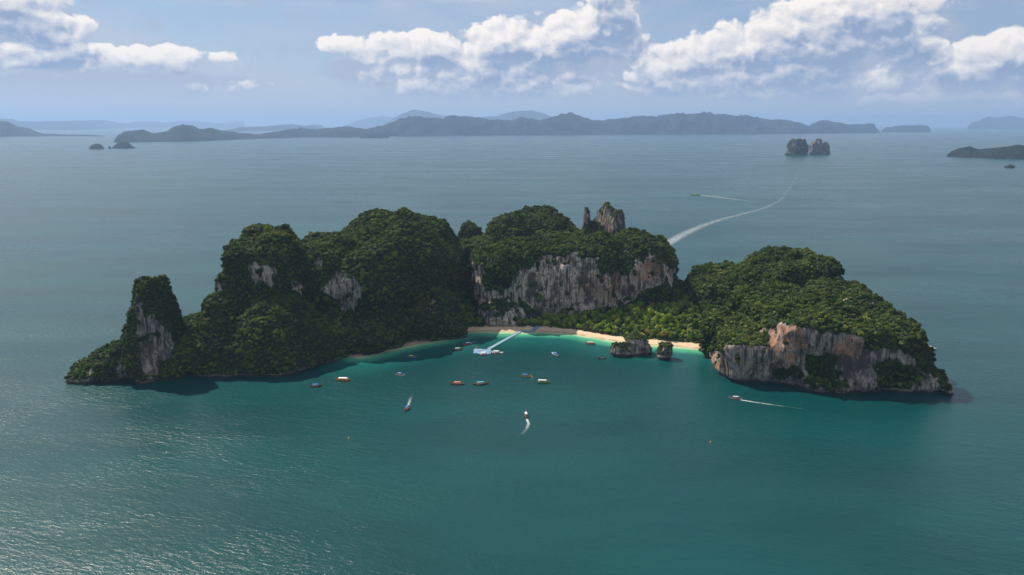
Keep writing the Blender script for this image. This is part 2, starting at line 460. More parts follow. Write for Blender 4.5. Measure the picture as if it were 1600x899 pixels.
def karst(name, label, domes, step=1.4, bare=(), green=(), ochre=(), wild=.0, amp=1.0, steep_bare=.25, group=None, cat='rock', min_z=2.6, scrub=1.0, ochre_amt=.9, dark_amt=.25, steep_max=.5, hang=.62):
    x0 = min(d.c[0] - max(d.r) * 1.0 if d.rot else d.c[0] - d.r[0] for d in domes) - 9; x1 = max(d.c[0] + max(d.r) if d.rot else d.c[0] + d.r[0] for d in domes) + 9
    y0 = min(d.c[1] - (max(d.r) if d.rot else d.r[1]) for d in domes) - 9; y1 = max(d.c[1] + (max(d.r) if d.rot else d.r[1]) for d in domes) + 9
    z1 = max(d.h for d in domes) + 10
    k = step / 1.4
    xs, ys, zs = np.arange(x0, x1, step, dtype=np.float32), np.arange(y0, y1, step, dtype=np.float32), np.arange(-2.5, z1, step, dtype=np.float32)
    X, Y, Z = np.meshgrid(xs, ys, zs, indexing='ij', sparse=True)
    F = None
    for d in domes:
        f = d.f(X, Y, Z).astype(np.float32)
        if F is None: F = f
        else:
            kk = 4.0; hh = np.clip(1 - np.abs(F - f) / kk, 0, 1)
            F = np.maximum(F, f) + hh * hh * kk * .25
    gx, gy, gz = np.gradient(F, step)
    g = np.sqrt(gx * gx + gy * gy + gz * gz) + .08
    D = np.clip(F / g, -16, 16)
    m = np.abs(D) < 13
    I = np.nonzero(m)
    P = np.stack([xs[I[0]], ys[I[1]], zs[I[2]]], 1)
    flat = np.clip(-gz[m] / g[m], 0, 1)
    n = amp * (5.0 * vnoise(P[:, 0] / 24, P[:, 1] / 24, P[:, 2] / 30) + 2.8 * vnoise(P[:, 0] / 10 + 9, P[:, 1] / 10, P[:, 2] / 13) - 4.5 * np.maximum(0, .32 - np.abs(vnoise(P[:, 0] / 34 + 2, P[:, 1] / 34, P[:, 2] / 70))) / .32 * np.clip(P[:, 2] / 30, 0, 1)
               + 1.1 * vnoise(P[:, 0] / 4.4, P[:, 1] / 4.4 + 5, P[:, 2] / 6))
    fl = 1 - np.abs(vnoise(P[:, 0] / 6.5 + 3, P[:, 1] / 6.5, P[:, 2] / 42))
    fl2 = 1 - np.abs(vnoise(P[:, 0] / 3.2 + 3, P[:, 1] / 3.2, P[:, 2] / 20))
    n += (1 - flat) * amp * (2.2 * (fl - .7) + 1.1 * (fl2 - .7))
    if step < 1: n += 1.5 * (.45 - np.abs(vnoise(P[:, 0] / 3.4 + 8, P[:, 1] / 3.4, P[:, 2] / 4.5)) * 1.6)
    n -= (3.0 * k ** .5) * np.exp(-((P[:, 2] - 1.0) / 1.5) ** 2)
    D[m] += n
    D[:, :, -1] = -5; D[0] = D[-1] = -5; D[:, 0] = D[:, -1] = -5
    V, Fc = surface_nets(D, np.array((xs[0], ys[0], zs[0]), np.float32), step)
    me = mesh_np(name, V, Fc)
    a = V[Fc]; fn = np.cross(a[:, 2] - a[:, 0], a[:, 3] - a[:, 1]); area = np.linalg.norm(fn, axis=1) / 2
    N = np.zeros_like(V)
    for c in range(4): np.add.at(N, Fc[:, c], fn)
    N /= np.linalg.norm(N, axis=1)[:, None] + 1e-9
    px, py = project(V)
    jx, jy = 7 * fbm(V, 9, 2, 3.0), 9 * fbm(V, 9, 2, 8.0)
    if step > 2: jx *= 0; jy *= 0
    face = (N * (V - np.array((0, 0, CAM_H)))).sum(1) < 0
    b = np.zeros(len(V), bool)
    for poly in bare: b |= in_poly(px + jx, py + jy, poly)
    for poly in green: b &= ~in_poly(px + jx, py + jy, poly)
    b &= face & ((N[:, 2] < steep_max + .25 * fbm(V, 6, 2, 2.0)) | (step > 2)) & (fbm(V, 7, 2, 11.0) < hang)
    wn = fbm(V, 14, 3, 5.0)
    b |= (N[:, 2] < steep_bare + .5 * wn - .25) & (~face | (wild > 0)) & (wn + wild > .0)
    b |= V[:, 2] < min_z + 1.6 * wn
    oc = np.zeros(len(V))
    for poly in ochre: oc[in_poly(px + jx, py + jy, poly) & face] = ochre_amt
    put_attr(me, 'veg', 1.0 - b); put_attr(me, 'ochre', oc); put_attr(me, 'dark_amt', np.full(len(V), dark_amt))
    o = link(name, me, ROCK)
    tag(o, label, cat, group)
    HILLS.append((V, Fc, N, area, b, scrub))
    return o

karst('karst_ridge', 'long dark limestone ridge covered in forest, its rounded summit highest on the island', [
    Dome(365, 478, 351, 640, 765, 4.5, 2.6), Dome(440, 650, 360, 668, 800, 4.5, 2.6), Dome(512, 724, 324, 700, 900, 3.0, 2.3),
    Dome(262, 470, 474, 586, 730, 2.2, 2.2), Dome(312, 386, 422, 602, 672, 1.7, 2.0), Dome(375, 500, 455, 592, 700, 2.6, 2.2), Dome(395, 560, 478, 603, 760, 2.4, 2.2),
    Dome(495, 660, 452, 652, 800, 2.6, 2.2), Dome(600, 727, 440, 692, 815, 3.2, 2.4), Dome(640, 708, 420, 706, 790, 4, 2.4),
    Dome(693, 730, 488, 706, 752, 3.0, 2.2), Dome(690, 790, 366, 850, 960, 4.5, 2.4)],
    bare=[[(388, 420), (400, 398), (418, 412), (432, 425), (425, 445), (395, 445)],
          [(525, 418), (541, 425), (557, 436), (569, 445), (568, 464), (545, 485), (525, 472), (499, 459), (512, 440)],
          [(455, 425), (463, 435), (477, 450), (475, 462), (462, 452)], [(487, 404), (502, 398), (504, 412), (494, 420)],
          [(338, 450), (345, 440), (352, 455), (344, 465)], [(672, 480), (682, 470), (688, 484), (680, 496)]], cat='cliff')
karst('rock_tower', 'rounded limestone tower standing upright near the tip of the low scrubby point', [
    Dome(211, 280, 426, 581, 634, 2.7, 2.2), Dome(205, 250, 520, 575, 625, 3, 2.2)],
    dark_amt=.6, bare=[[(210, 478), (232, 488), (262, 522), (274, 535), (268, 556), (246, 562), (250, 604), (230, 604), (222, 560), (213, 520)]], step=1.3, cat='rock tower', scrub=.62)
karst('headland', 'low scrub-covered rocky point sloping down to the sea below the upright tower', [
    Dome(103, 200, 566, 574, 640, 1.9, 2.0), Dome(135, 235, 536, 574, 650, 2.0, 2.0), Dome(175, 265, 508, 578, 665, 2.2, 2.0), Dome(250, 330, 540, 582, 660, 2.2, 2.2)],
    bare=[[(107, 580), (140, 580), (152, 600), (107, 604)], [(180, 565), (192, 560), (200, 590), (186, 598)]], step=1.3, cat='headland', dark_amt=.5)
karst('karst_hill', 'green domed hill on the back of the island behind the streaked white cliff', [
    Dome(752, 905, 321, 900, 1050, 3.2, 2.2), Dome(842, 884, 329, 900, 960, 3, 2.2), Dome(870, 965, 352, 890, 1000, 3, 2.2), Dome(715, 754, 342, 930, 1000, 3, 2.2)],
    bare=[], cat='hill', step=1.6)
karst('rock_tower', 'bare twin-headed limestone tower with a thin spire beside it on the back of the island', [
    Dome(928, 955, 317, 915, 955, 6, 2.6), Dome(942, 975, 319, 900, 955, 6, 2.8), Dome(909, 924, 315, 920, 948, 5, 2.3), Dome(903, 974, 338, 905, 965, 3, 2.3)],
    bare=[[(908, 320), (980, 320), (980, 385), (945, 385), (940, 352), (925, 352), (920, 345), (908, 345)]], ochre=[[(940, 330), (960, 328), (962, 375), (946, 380)]], wild=.6, step=1.2, cat='rock tower', amp=.6, ochre_amt=.35, scrub=.4, dark_amt=1.0)
karst('limestone_cliff', 'broad cliff of pale streaked limestone with a forested top above the beach', [
    Dome(738, 852, 372, 752, 850, 6, 2.8), Dome(815, 975, 361, 766, 875, 6, 3.0), Dome(905, 1058, 366, 774, 880, 4.6, 2.5), Dome(960, 1025, 361, 780, 850, 4, 2.3), Dome(745, 830, 462, 748, 810, 4, 2.4)],
    bare=[[(738, 410), (752, 415), (757, 455), (765, 462), (800, 458), (812, 430), (845, 405), (880, 400), (895, 386), (912, 382), (905, 400), (930, 405), (930, 425), (965, 428), (978, 430), (1000, 405), (1022, 400),
           (1040, 415), (1056, 425), (1050, 450), (1010, 455), (985, 470), (975, 480), (935, 480), (900, 500), (860, 510), (805, 520), (755, 520), (745, 490), (738, 450)]],
    ochre=[[(925, 430), (975, 430), (960, 475), (930, 470)], [(985, 425), (1015, 400), (1035, 420), (1010, 450)], [(895, 386), (912, 382), (906, 400)]], cat='cliff', step=1.25, ochre_amt=.7, dark_amt=.0)
karst('karst_hill', 'rounded forested hill behind the grove with one small patch of bare yellow rock', [
    Dome(1062, 1250, 408, 735, 860, 2.6, 2.2), Dome(1130, 1294, 388, 700, 820, 3.2, 2.3), Dome(1190, 1293, 390, 705, 800, 8, 3.2), Dome(1140, 1230, 440, 690, 780, 4, 2.4)],
    bare=[[(1168, 458), (1178, 446), (1190, 450), (1197, 470), (1165, 478)]], ochre=[[(1174, 446), (1190, 448), (1192, 478), (1178, 478)]], cat='hill', ochre_amt=.45)
karst('limestone_cliff', 'ochre-stained grey sea cliff with shrubs hanging on its face and a forested top', [
    Dome(1110, 1250, 494, 572, 690, 10, 7), Dome(1168, 1312, 465, 560, 700, 11, 4.5), Dome(1258, 1396, 474, 552, 690, 9, 4.2), Dome(1200, 1330, 466, 600, 730, 3.0, 2.2), Dome(1255, 1363, 432, 615, 730, 3.4, 2.3), Dome(1335, 1366, 455, 630, 680, 4, 2.4),
    Dome(1330, 1422, 510, 554, 665, 5.5, 3.0), Dome(1375, 1468, 575, 548, 606, 3.2, 2.4), Dome(1130, 1260, 500, 605, 740, 3, 2.2), Dome(1240, 1320, 580, 546, 600, 4.5, 2.6)],
    bare=[[(1108, 552), (1135, 540), (1176, 522), (1198, 512), (1234, 505), (1272, 511), (1308, 528), (1344, 528), (1360, 552), (1382, 541), (1424, 552), (1430, 574), (1470, 594), (1470, 624), (1280, 630), (1108, 606)],
          [(1355, 462), (1366, 470), (1366, 482), (1352, 478)], [(1296, 468), (1325, 470), (1325, 478), (1300, 476)]],
    green=[[(1262, 558), (1290, 553), (1315, 560), (1312, 590), (1300, 612), (1262, 608)], [(1364, 570), (1400, 558), (1428, 575), (1455, 592), (1420, 606), (1370, 611)], [(1205, 578), (1250, 574), (1256, 593), (1208, 593)]],
    ochre=[[(1178, 520), (1258, 506), (1258, 546), (1206, 556)], [(1304, 533), (1346, 531), (1342, 559), (1310, 557)], [(1208, 557), (1244, 557), (1238, 576), (1208, 576)], [(1108, 556), (1122, 550), (1122, 606), (1108, 606)]], cat='cliff', step=1.25, dark_amt=.45, ochre_amt=1.0, steep_max=.72, hang=.8)  # last ochre strip paints the warm sunlight on the left edge
karst('sea_rock', 'low broken rock at the foot of the ochre sea cliff, its seaward end', [Dome(1464, 1494, 605, 546, 566, 3, 2.2), Dome(1470, 1482, 602, 550, 562, 3, 2.2)], bare=[[(1400, 500), (1600, 500), (1600, 700), (1400, 700)]], step=.8, amp=.4, cat='rock')
karst('sea_rock', 'craggy grey rock with scrub on top standing in the bay in front of the beach', [
    Dome(974, 1013, 520, 651, 672, 5, 2.6), Dome(956, 973, 538, 648, 662, 4, 2.3), Dome(958, 1024, 548, 647, 670, 3, 2.2), Dome(1006, 1020, 541, 652, 664, 4, 2.3), Dome(984, 1002, 511, 655, 668, 2.6, 2.2), Dome(968, 980, 544, 650, 660, 3, 2.2)],
    bare=[[(970, 530), (985, 524), (995, 530), (1014, 524), (1030, 560), (950, 560), (950, 535), (968, 535)]], step=.7, amp=.45, wild=.1, cat='rock', min_z=2.0, scrub=.32, dark_amt=.8, steep_max=.62, hang=.7)
karst('sea_rock', 'small dark pinnacle in the bay beside the larger craggy rock', [Dome(1029, 1049, 537, 638, 650, 6, 2.4), Dome(1026, 1036, 549, 638, 648, 4, 2.2)], bare=[[(1020, 542), (1060, 542), (1060, 570), (1020, 570)]], step=.6, amp=.3, cat='rock', min_z=2.0, scrub=.3, dark_amt=.95, steep_max=.7, hang=.8)

# ------------------------------------------------------------------ island ground behind the beach
def ground_z(X, Y):
    d = Y - shore_y(X)
    z = np.where(d < 22, d * .085, 1.87 + (d - 22) * .17)
    z = np.minimum(z, 24 + 2 * np.sin(X / 23)) - np.maximum(Y - 860, 0) * .35
    return z
def island_ground():
    xs, ys = np.arange(-190, 300, 2.0), np.arange(560, 960, 2.0)
    X, Y = np.meshgrid(xs, ys, indexing='ij')
    Z = ground_z(X, Y)
    P = np.stack([X, Y, Z * 0], -1)
    Z = Z + np.clip((Y - shore_y(X) - 14) / 15, 0, 1) * 1.2 * fbm(P, 15, 3) + .12 * fbm(P, 6, 2)
    Z = np.maximum(Z, -3)
    keep = (Z > -1.5)
    V = np.stack([X, Y, Z], -1).reshape(-1, 3); ny = len(ys)
    i, j = np.meshgrid(np.arange(len(xs) - 1), np.arange(ny - 1), indexing='ij')
    a = (i * ny + j).ravel(); F = np.stack([a, a + ny, a + ny + 1, a + 1], 1)
    F = F[keep.ravel()[F].any(1)]
    me = mesh_np('island_ground', V, F)
    m, n, out = new_mat('sand_and_soil')
    geo = n.node('ShaderNodeNewGeometry'); Pn = geo.outputs['Position']
    sz = n.node('ShaderNodeSeparateXYZ'); n.put(sz.inputs[0], Pn)
    hgt = n.math('ADD', sz.outputs[2], n.math('MULTIPLY', n.math('SUBTRACT', n.noise(Pn, .12, 4), .5), 1.6))
    k = n.noise(Pn, .8, 5, .65)
    sand = n.mix(n.ramp(k, .3, .7), (.50, .37, .24), (.62, .49, .34))
    sand = n.mix(n.ramp(hgt, .55, .1), sand, (.36, .27, .17))
    wrack = n.math('MULTIPLY', n.ramp(n.noise(n.scale(Pn, (.25, .6, 1)), 1, 4), .55, .68), n.ramp(hgt, .7, 1.3))
    sand = n.mix(n.math('MULTIPLY', wrack, .55), sand, (.16, .11, .065))
    soil = n.mix(n.ramp(k, .35, .65), (.018, .024, .010), (.045, .042, .018))
    c = n.mix(n.ramp(hgt, 1.7, 2.5), sand, soil)
    principled(n, out, Base_Color=c, Roughness=.95, Specular_IOR_Level=.1)
    tag(link('beach', me, m), kind='structure')
island_ground()

# ------------------------------------------------------------------ far islands and hills
def ridge_mat(name, cols):
    m, n, out = new_mat(name)
    geo = n.node('ShaderNodeNewGeometry'); P = geo.outputs['Position']
    k = n.noise(P, .006, 6, .65); k2 = n.noise(P, .03, 4, .6)
    c = n.mix(n.ramp(k, .35, .65), cols[0], cols[1])
    c = n.mix(n.math('MULTIPLY', n.ramp(k2, .5, .7), .5), c, cols[2])
    bp = n.node('ShaderNodeBump'); bp.inputs['Strength'].default_value = .9; bp.inputs['Distance'].default_value = 45.0
    n.put(bp.inputs['Height'], n.noise(P, .03, 6, .65))
    principled(n, out, Base_Color=c, Roughness=.95, Specular_IOR_Level=.1, Normal=bp.outputs[0])
    return m
RIDGE = ridge_mat('far_forest', ((.009, .019, .014), (.019, .030, .019), (.007, .013, .011)))
def far_island(name, label, sky_line, base, depth, cat='island', nv=22, rough=1.0, peak=.45, group=None):
    """skyline and waterline as the drone sees them; depth is how many metres of land lie behind the shore"""
    sl = np.array(sky_line, float); bl = np.array(base, float)
    n = int(max(40, min(420, (sl[-1, 0] - sl[0, 0]) * 1.2)))
    px = np.linspace(sl[0, 0], sl[-1, 0], n)
    sy, by = np.interp(px, sl[:, 0], sl[:, 1]), np.interp(px, bl[:, 0], bl[:, 1])
    Yb = np.array([ground(800, b)[1] for b in by])
    v = np.linspace(0, 1, nv)
    ends = np.minimum(1, np.minimum(np.arange(n), np.arange(n)[::-1]) / (n * .05) + .12)
    Ys = Yb[:, None] + (depth * ends)[:, None] * v[None]
    Yp = Yb + depth * ends * peak
    Hh = np.array([max(3.0, z_at(s, y)) for s, y in zip(sy, Yp)])
    prof = np.where(v < peak, np.sin(np.clip(v / peak, 0, 1) * math.pi / 2) ** .85, np.cos(np.clip((v - peak) / (1 - peak), 0, 1) * math.pi / 2) ** .8)
    Z = Hh[:, None] * prof[None]
    X = (px[:, None] - 800) / FPX * (Ys * CP + (CAM_H - Z) * SP)
    s = np.mean(Yb) / 22
    P = np.stack([X, Ys, Z * 0], -1)
    body = np.clip(prof * (1 - prof) * 4, 0, 1)[None] * .5 + .05
    Z = Z * (1 + rough * body * (1 - 2 * np.abs(fbm(P, s, 4, 2.0)) ) * .55) + Hh[:, None] * .035 * rough * fbm(P, s * .16, 2) * (prof > .05)
    Z[:, 0] = -4; Z[:, -1] = -4
    V = np.stack([X, Ys, Z], -1).reshape(-1, 3)
    i, j = np.meshgrid(np.arange(n - 1), np.arange(nv - 1), indexing='ij'); a = (i * nv + j).ravel()
    me = mesh_np(name, V, np.stack([a, a + nv, a + nv + 1, a + 1], 1))
    o = link(name, me, RIDGE); tag(o, label, cat, group)
    return o
far_island('far_island', 'long blue mountainous island stretching across the horizon behind the main island',
    [(178, 221), (182, 213), (190, 208), (222, 204), (240, 209), (262, 206), (275, 199), (287, 197), (300, 198), (312, 204), (330, 202), (350, 206), (400, 211), (430, 206), (470, 200), (490, 203), (540, 199), (570, 202), (600, 197), (625, 188), (655, 183), (690, 188),
     (705, 183), (740, 185), (765, 189), (800, 190), (815, 185), (845, 190), (870, 184), (892, 179), (925, 189), (935, 189), (945, 190), (990, 185), (1030, 183), (1060, 180), (1075, 182), (1100, 178), (1130, 181), (1165, 183), (1200, 188), (1240, 191), (1262, 197), (1275, 206)],
    [(178, 223), (280, 222), (360, 219), (470, 215), (560, 215), (620, 213), (900, 211), (1160, 210), (1275, 209)], 2600, nv=46, rough=1.9)
far_island('far_island', 'blue wooded island with a notched rocky end next to the long island',
    [(1255, 204), (1268, 194), (1280, 190), (1292, 188), (1300, 190), (1325, 195), (1340, 194), (1350, 195), (1356, 193), (1366, 194), (1369, 200), (1375, 206)], [(1255, 209), (1375, 208)], 1500)
far_island('far_island', 'small low blue island by itself between the notched island and the hazy cape',
    [(1376, 205), (1384, 199), (1392, 199), (1398, 197), (1410, 196), (1440, 196), (1450, 197), (1455, 204)], [(1376, 207), (1455, 207)], 1400)
far_island('far_cape', 'hazy blue mountainous cape far off on the right horizon', [(1512, 198), (1518, 192), (1530, 189), (1543, 183), (1560, 184), (1580, 181), (1600, 185), (1640, 180), (1700, 190), (1760, 201)], [(1512, 202.5), (1760, 202)], 4000, cat='cape')
far_island('far_cape', 'dark low headland at the left edge of the far horizon with a thin spit', [(-160, 196), (-60, 186), (0, 190), (12, 190), (24, 196), (45, 201), (60, 207), (70, 209), (110, 211), (135, 211), (165, 212.5)], [(-160, 214), (60, 213.5), (165, 213.5)], 1500, cat='cape')
far_island('far_ridge', 'pale blue ridge on the far left horizon behind the dark headland', [(-200, 184), (-60, 188), (0, 186), (18, 186), (30, 189), (60, 190), (95, 190), (125, 189), (160, 188), (195, 193), (212, 190), (240, 190), (258, 192), (280, 189), (310, 190), (345, 193), (352, 193), (368, 190), (382, 191.5)],
    [(-200, 204), (100, 203.5), (200, 200.8), (383, 199.5)], 5000, cat='ridge')
far_island('far_island', 'low grey-blue island in the channel beyond the long island', [(350, 204), (375, 199), (415, 198), (430, 196), (455, 194), (475, 197), (490, 195), (503, 196), (508, 200)], [(350, 206), (508, 203)], 2500)
far_island('far_island', 'faint blue island peeping over the long island with flat sea before it', [(537, 197), (552, 190), (575, 184), (600, 181), (622, 185), (640, 190), (660, 196)], [(537, 200.2), (660, 200.2)], 5000)
far_island('far_mountain', 'palest blue mountain double peak on the horizon above the long island', [(600, 193), (625, 180), (648, 172), (668, 175), (690, 181), (740, 184), (775, 182), (800, 176), (830, 173), (850, 178), (880, 190)], [(600, 203), (880, 203)], 4500, cat='mountain')
far_island('near_island', 'low green wooded island cut by the right edge of the picture', [(1479, 243), (1486, 237), (1500, 232), (1515, 229), (1522, 232), (1530, 234), (1545, 232), (1575, 229), (1588, 226), (1602, 227), (1640, 223), (1690, 230), (1730, 243)], [(1479, 245), (1560, 248.5), (1730, 251)], 420)
far_island('islet', 'small dome-shaped islet standing alone in open water on the left', [(139, 232), (143, 227), (150, 224.5), (156, 225), (160, 228), (163, 232)], [(139, 233.5), (163, 233.5)], 180, cat='islet', nv=14, rough=.5)
far_island('islet', 'small flat-topped islet in front of the tip of the long island', [(175, 231), (180, 226), (186, 222.5), (200, 222), (204, 226), (212, 231)], [(175, 232.5), (212, 232.5)], 240, cat='islet', nv=14, rough=.5)
far_island('islet', 'tiny dark wooded islet against the shore of the long island', [(564, 214), (575, 210.5), (590, 209), (602, 211), (608, 214)], [(564, 216.5), (608, 216)], 400, cat='islet', nv=12, rough=.5)
karst('sea_stack', 'dark beehive-shaped sea stack, the left one of the distant pair', [Dome(1231, 1262, 217, 5120, 5240, 3.6, 2.3), Dome(1226, 1240, 240, 5130, 5190, 3, 2.2)], step=5.0, amp=1.6, dark_amt=1.0, cat='sea stack', wild=.1, min_z=8)
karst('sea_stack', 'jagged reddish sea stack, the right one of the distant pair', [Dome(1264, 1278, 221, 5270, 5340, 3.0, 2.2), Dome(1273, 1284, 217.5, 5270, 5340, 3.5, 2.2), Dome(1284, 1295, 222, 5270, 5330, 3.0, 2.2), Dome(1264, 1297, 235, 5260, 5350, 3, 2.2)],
    step=4.5, amp=1.2, dark_amt=1.0, ochre_amt=.3, cat='sea stack', bare=[[(1255, 210), (1300, 210), (1300, 250), (1255, 250)]], ochre=[[(1262, 222), (1274, 222), (1276, 245), (1262, 245)]], min_z=8)
karst('sea_rock', 'tiny dark rock alone in the water below the right-edge island', [Dome(1569, 1586, 258.5, 3640, 3680, 3, 2.2), Dome(1575, 1583, 257, 3640, 3670, 3, 2.2)], step=2.0, amp=.5, cat='rock', wild=.5)
karst('sea_rock', 'speck of black rock between the two small islets on the left', [Dome(169.5, 174, 229.5, 6480, 6500, 3, 2.2), Dome(170, 172.5, 228.5, 6482, 6496, 3, 2.2)], step=2.0, amp=.4, cat='rock', wild=.5)

# ------------------------------------------------------------------ foliage
def crown_mesh(name, seed, R0=1.0, flat=.8, lobes=9, cards=300, size=.22, tall=0.0, mat=None):
    """leaf sprays over a cluster of lobes; unit radius, foot at z = 0"""
    g = np.random.default_rng(seed)
    L = []
    for k in range(lobes):
        a = g.random() * 2 * math.pi; rr = .62 * math.sqrt(g.random()); el = g.random()
        L.append((rr * math.cos(a), rr * math.sin(a), .25 + .55 * el * (1 - .5 * rr), .30 + .22 * g.random()))
    L.append((0, 0, .5, .52))
    w = np.array([l[3] ** 2 for l in L]); w /= w.sum()
    V, F, T = [], [], []
    lobe_tone = g.random(len(L))
    n = 0; tries = 0
    while n < cards and tries < cards * 6:
        tries += 1
        k = g.choice(len(L), p=w); l = L[k]
        d = g.normal(size=3); d /= np.linalg.norm(d)
        if d[2] < -.45: continue
        c = np.array(l[:3]) + d * l[3] * (.86 + .22 * g.random()) * np.array((1, 1, .9))
        if any(np.sum((c - np.array(q[:3])) ** 2) < (q[3] * .72) ** 2 for i, q in enumerate(L) if i != k): continue
        nn = d + g.normal(size=3) * .42; nn /= np.linalg.norm(nn)
        u = np.cross(nn, (0.3, 0.1, 1.0)); u /= np.linalg.norm(u) + 1e-9; vv = np.cross(nn, u)
        a = g.random() * 6.28; u, vv = u * math.cos(a) + vv * math.sin(a), vv * math.cos(a) - u * math.sin(a)
        s = size * (.55 + .75 * g.random())
        b = len(V)
        # a folded, ragged spray of six points
        pts = [(-.9, -.35), (-.1, -.75), (.95, -.2), (.7, .55), (-.15, .8), (-.8, .35)]
        for (x, y) in pts:
            V.append(c + s * (u * x * (.8 + .4 * g.random()) + vv * y * (.8 + .4 * g.random())) - nn * s * .35 * (x * x + y * y) * g.random())
            T.append(.55 * lobe_tone[k] + .45 * g.random())
        F += [(b, b + 1, b + 2, b + 3), (b, b + 3, b + 4, b + 5)]
        n += 1
    # dark inner mass of twigs and shaded leaves so that crowns are not see-through
    V = np.array(V); V[:, 2] *= flat * (1 + tall)
    V[:, 2] -= V[:, 2].min() * .6
    me = mesh_np(name, V * R0, np.array(F), True)
    put_attr(me, 'leaf', T)
    if mat: me.materials.append(mat)
    return me

bush_col = bpy.data.collections.new('canopy_sources')
for k in range(7):
    me = crown_mesh('bush_crown', 100 + k, 1.0, (.85, .75, 1.0, .8, .95, .7, .9)[k], 7 + k % 4, 260, .215, (0, 0, .3, 0, .15, 0, 0)[k], LEAF_HILL)
    bush_col.objects.link(bpy.data.objects.new('bush_crown', me))

# scatter over the karst
pts, scl, rot, tone, hue = [], [], [], [], []
def thin(P, r, seen):
    """greedy spacing on a coarse hash"""
    keep = []
    cell = {}
    for i in range(len(P)):
        p, rr = P[i], r[i]
        key = (int(p[0] // 4), int(p[1] // 4), int(p[2] // 4)); ok = True
        for a in (-1, 0, 1):
            for b in (-1, 0, 1):
                for c in (-1, 0, 1):
                    for q in cell.get((key[0] + a, key[1] + b, key[2] + c), ()):
                        if (p[0] - q[0]) ** 2 + (p[1] - q[1]) ** 2 + (p[2] - q[2]) ** 2 < (rr * .72 * .5 + q[3] * .36) ** 2: ok = False; break
                    if not ok: break
                if not ok: break
            if not ok: break
        if ok: cell.setdefault(key, []).append((p[0], p[1], p[2], rr)); keep.append(i)
    return np.array(keep, int)
for hi, (V, Fc, N, area, b, scrub) in enumerate(HILLS):
    if V[:, 1].mean() > 2000: continue
    ok = ~(b[Fc].any(1)) & (N[Fc].mean(1)[:, 2] > -.25)
    # the side turned away from the drone carries a thinner cover
    cen = V[Fc].mean(1)
    w = area * ok
    if w.sum() < 1: continue
    nn = int(w.sum() / 2.6)
    f = rng.choice(len(Fc), nn, p=w / w.sum())
    u1, u2 = rng.random(nn)[:, None], rng.random(nn)[:, None]
    A = V[Fc[f]]
    P = (A[:, 0] * (1 - u1) + A[:, 1] * u1) * (1 - u2) + (A[:, 3] * (1 - u1) + A[:, 2] * u1) * u2
    Nf = N[Fc[f]].mean(1)
    big = fbm(P, 30, 2, 4.0)
    r = (2.1 + 2.2 * rng.random(nn) ** 1.8 + .8 * np.clip(big, -1, 1) + .5 * np.clip(Nf[:, 2], 0, 1)) * scrub * .88
    r = np.clip(r, .8, 5.2)
    kp = thin(P, r * 1.45, None)
    P, Nf, r = P[kp], Nf[kp], r[kp]
    pts.append(P - np.array((0, 0, .25)) * r[:, None] + Nf * (r * -.12)[:, None]); scl.append(r)
    lean = Nf * .55 + np.array((0, 0, .75)); lean /= np.linalg.norm(lean, axis=1)[:, None]
    rx = -np.arcsin(np.clip(lean[:, 1], -1, 1)); ry = np.arctan2(lean[:, 0], lean[:, 2])
    rot.append(np.stack([rx, ry, rng.random(len(P)) * 6.28], 1))
    tone.append(np.clip(.40 + .42 * fbm(P, 30, 3, 1.0) + .8 * (rng.random(len(P)) - .5), 0, 1))
    hue.append(rng.random(len(P)))

# ------------------------------------------------------------------ grove trees: individuals
def tube(path, radii, seg=6):
    V, F = [], []
    for i, (p, r) in enumerate(zip(path, radii)):
        for k in range(seg):
            a = 2 * math.pi * k / seg
            V.append((p[0] + r * math.cos(a), p[1] + r * math.sin(a), p[2]))
    for i in range(len(path) - 1):
        for k in range(seg):
            F.append((i * seg + k, i * seg + (k + 1) % seg, (i + 1) * seg + (k + 1) % seg, (i + 1) * seg + k))
    return V, F
def trunk_mesh(name, seed, mat):
    g = random.Random(seed)
    V, F = [], []
    def add(v, f):
        b = len(V); V.extend(v); F.extend([tuple(q + b for q in ff) for ff in f])
    bend = [(g.uniform(-.05, .05) * i, g.uniform(-.05, .05) * i, .26 * i - .1) for i in range(5)]
    add(*tube(bend, [.085, .065, .055, .045, .03]))
    for k in range(5):
        a = g.random() * 6.28; s = bend[2 + k % 2]
        add(*tube([s, (s[0] + .22 * math.cos(a), s[1] + .22 * math.sin(a), s[2] + .22), (s[0] + .5 * math.cos(a), s[1] + .5 * math.sin(a), s[2] + .48)], [.035, .026, .012], 5))
    me = mesh_np(name, V, F); me.materials.append(mat)
    return me
def add_crown_lift(me, lift):
    co = np.empty(len(me.vertices) * 3, np.float32); me.vertices.foreach_get('co', co); co = co.reshape(-1, 3); co[:, 2] += lift
    me.vertices.foreach_set('co', co.ravel()); me.update(); return me
TRUNKS = [trunk_mesh('trunk', 40 + k, BARK) for k in range(3)]
CROWNS = [add_crown_lift(crown_mesh('crown', 200 + k, 1.0, (.9, .75, 1.0, .8, .95, .85)[k], 8 + k % 4, 430, .17, (0, 0, .35, .1, .2, 0)[k], LEAF_GROVE), .42) for k in range(6)]
YCROWN = [add_crown_lift(crown_mesh('crown', 300 + k, 1.0, .9, 9, 430, .17, 0, LEAF_YELLOW), .42) for k in range(2)]
BCROWN = [add_crown_lift(crown_mesh('crown', 320 + k, 1.0, .8, 9, 300, .17, 0, LEAF_BROWN), .42) for k in range(2)]

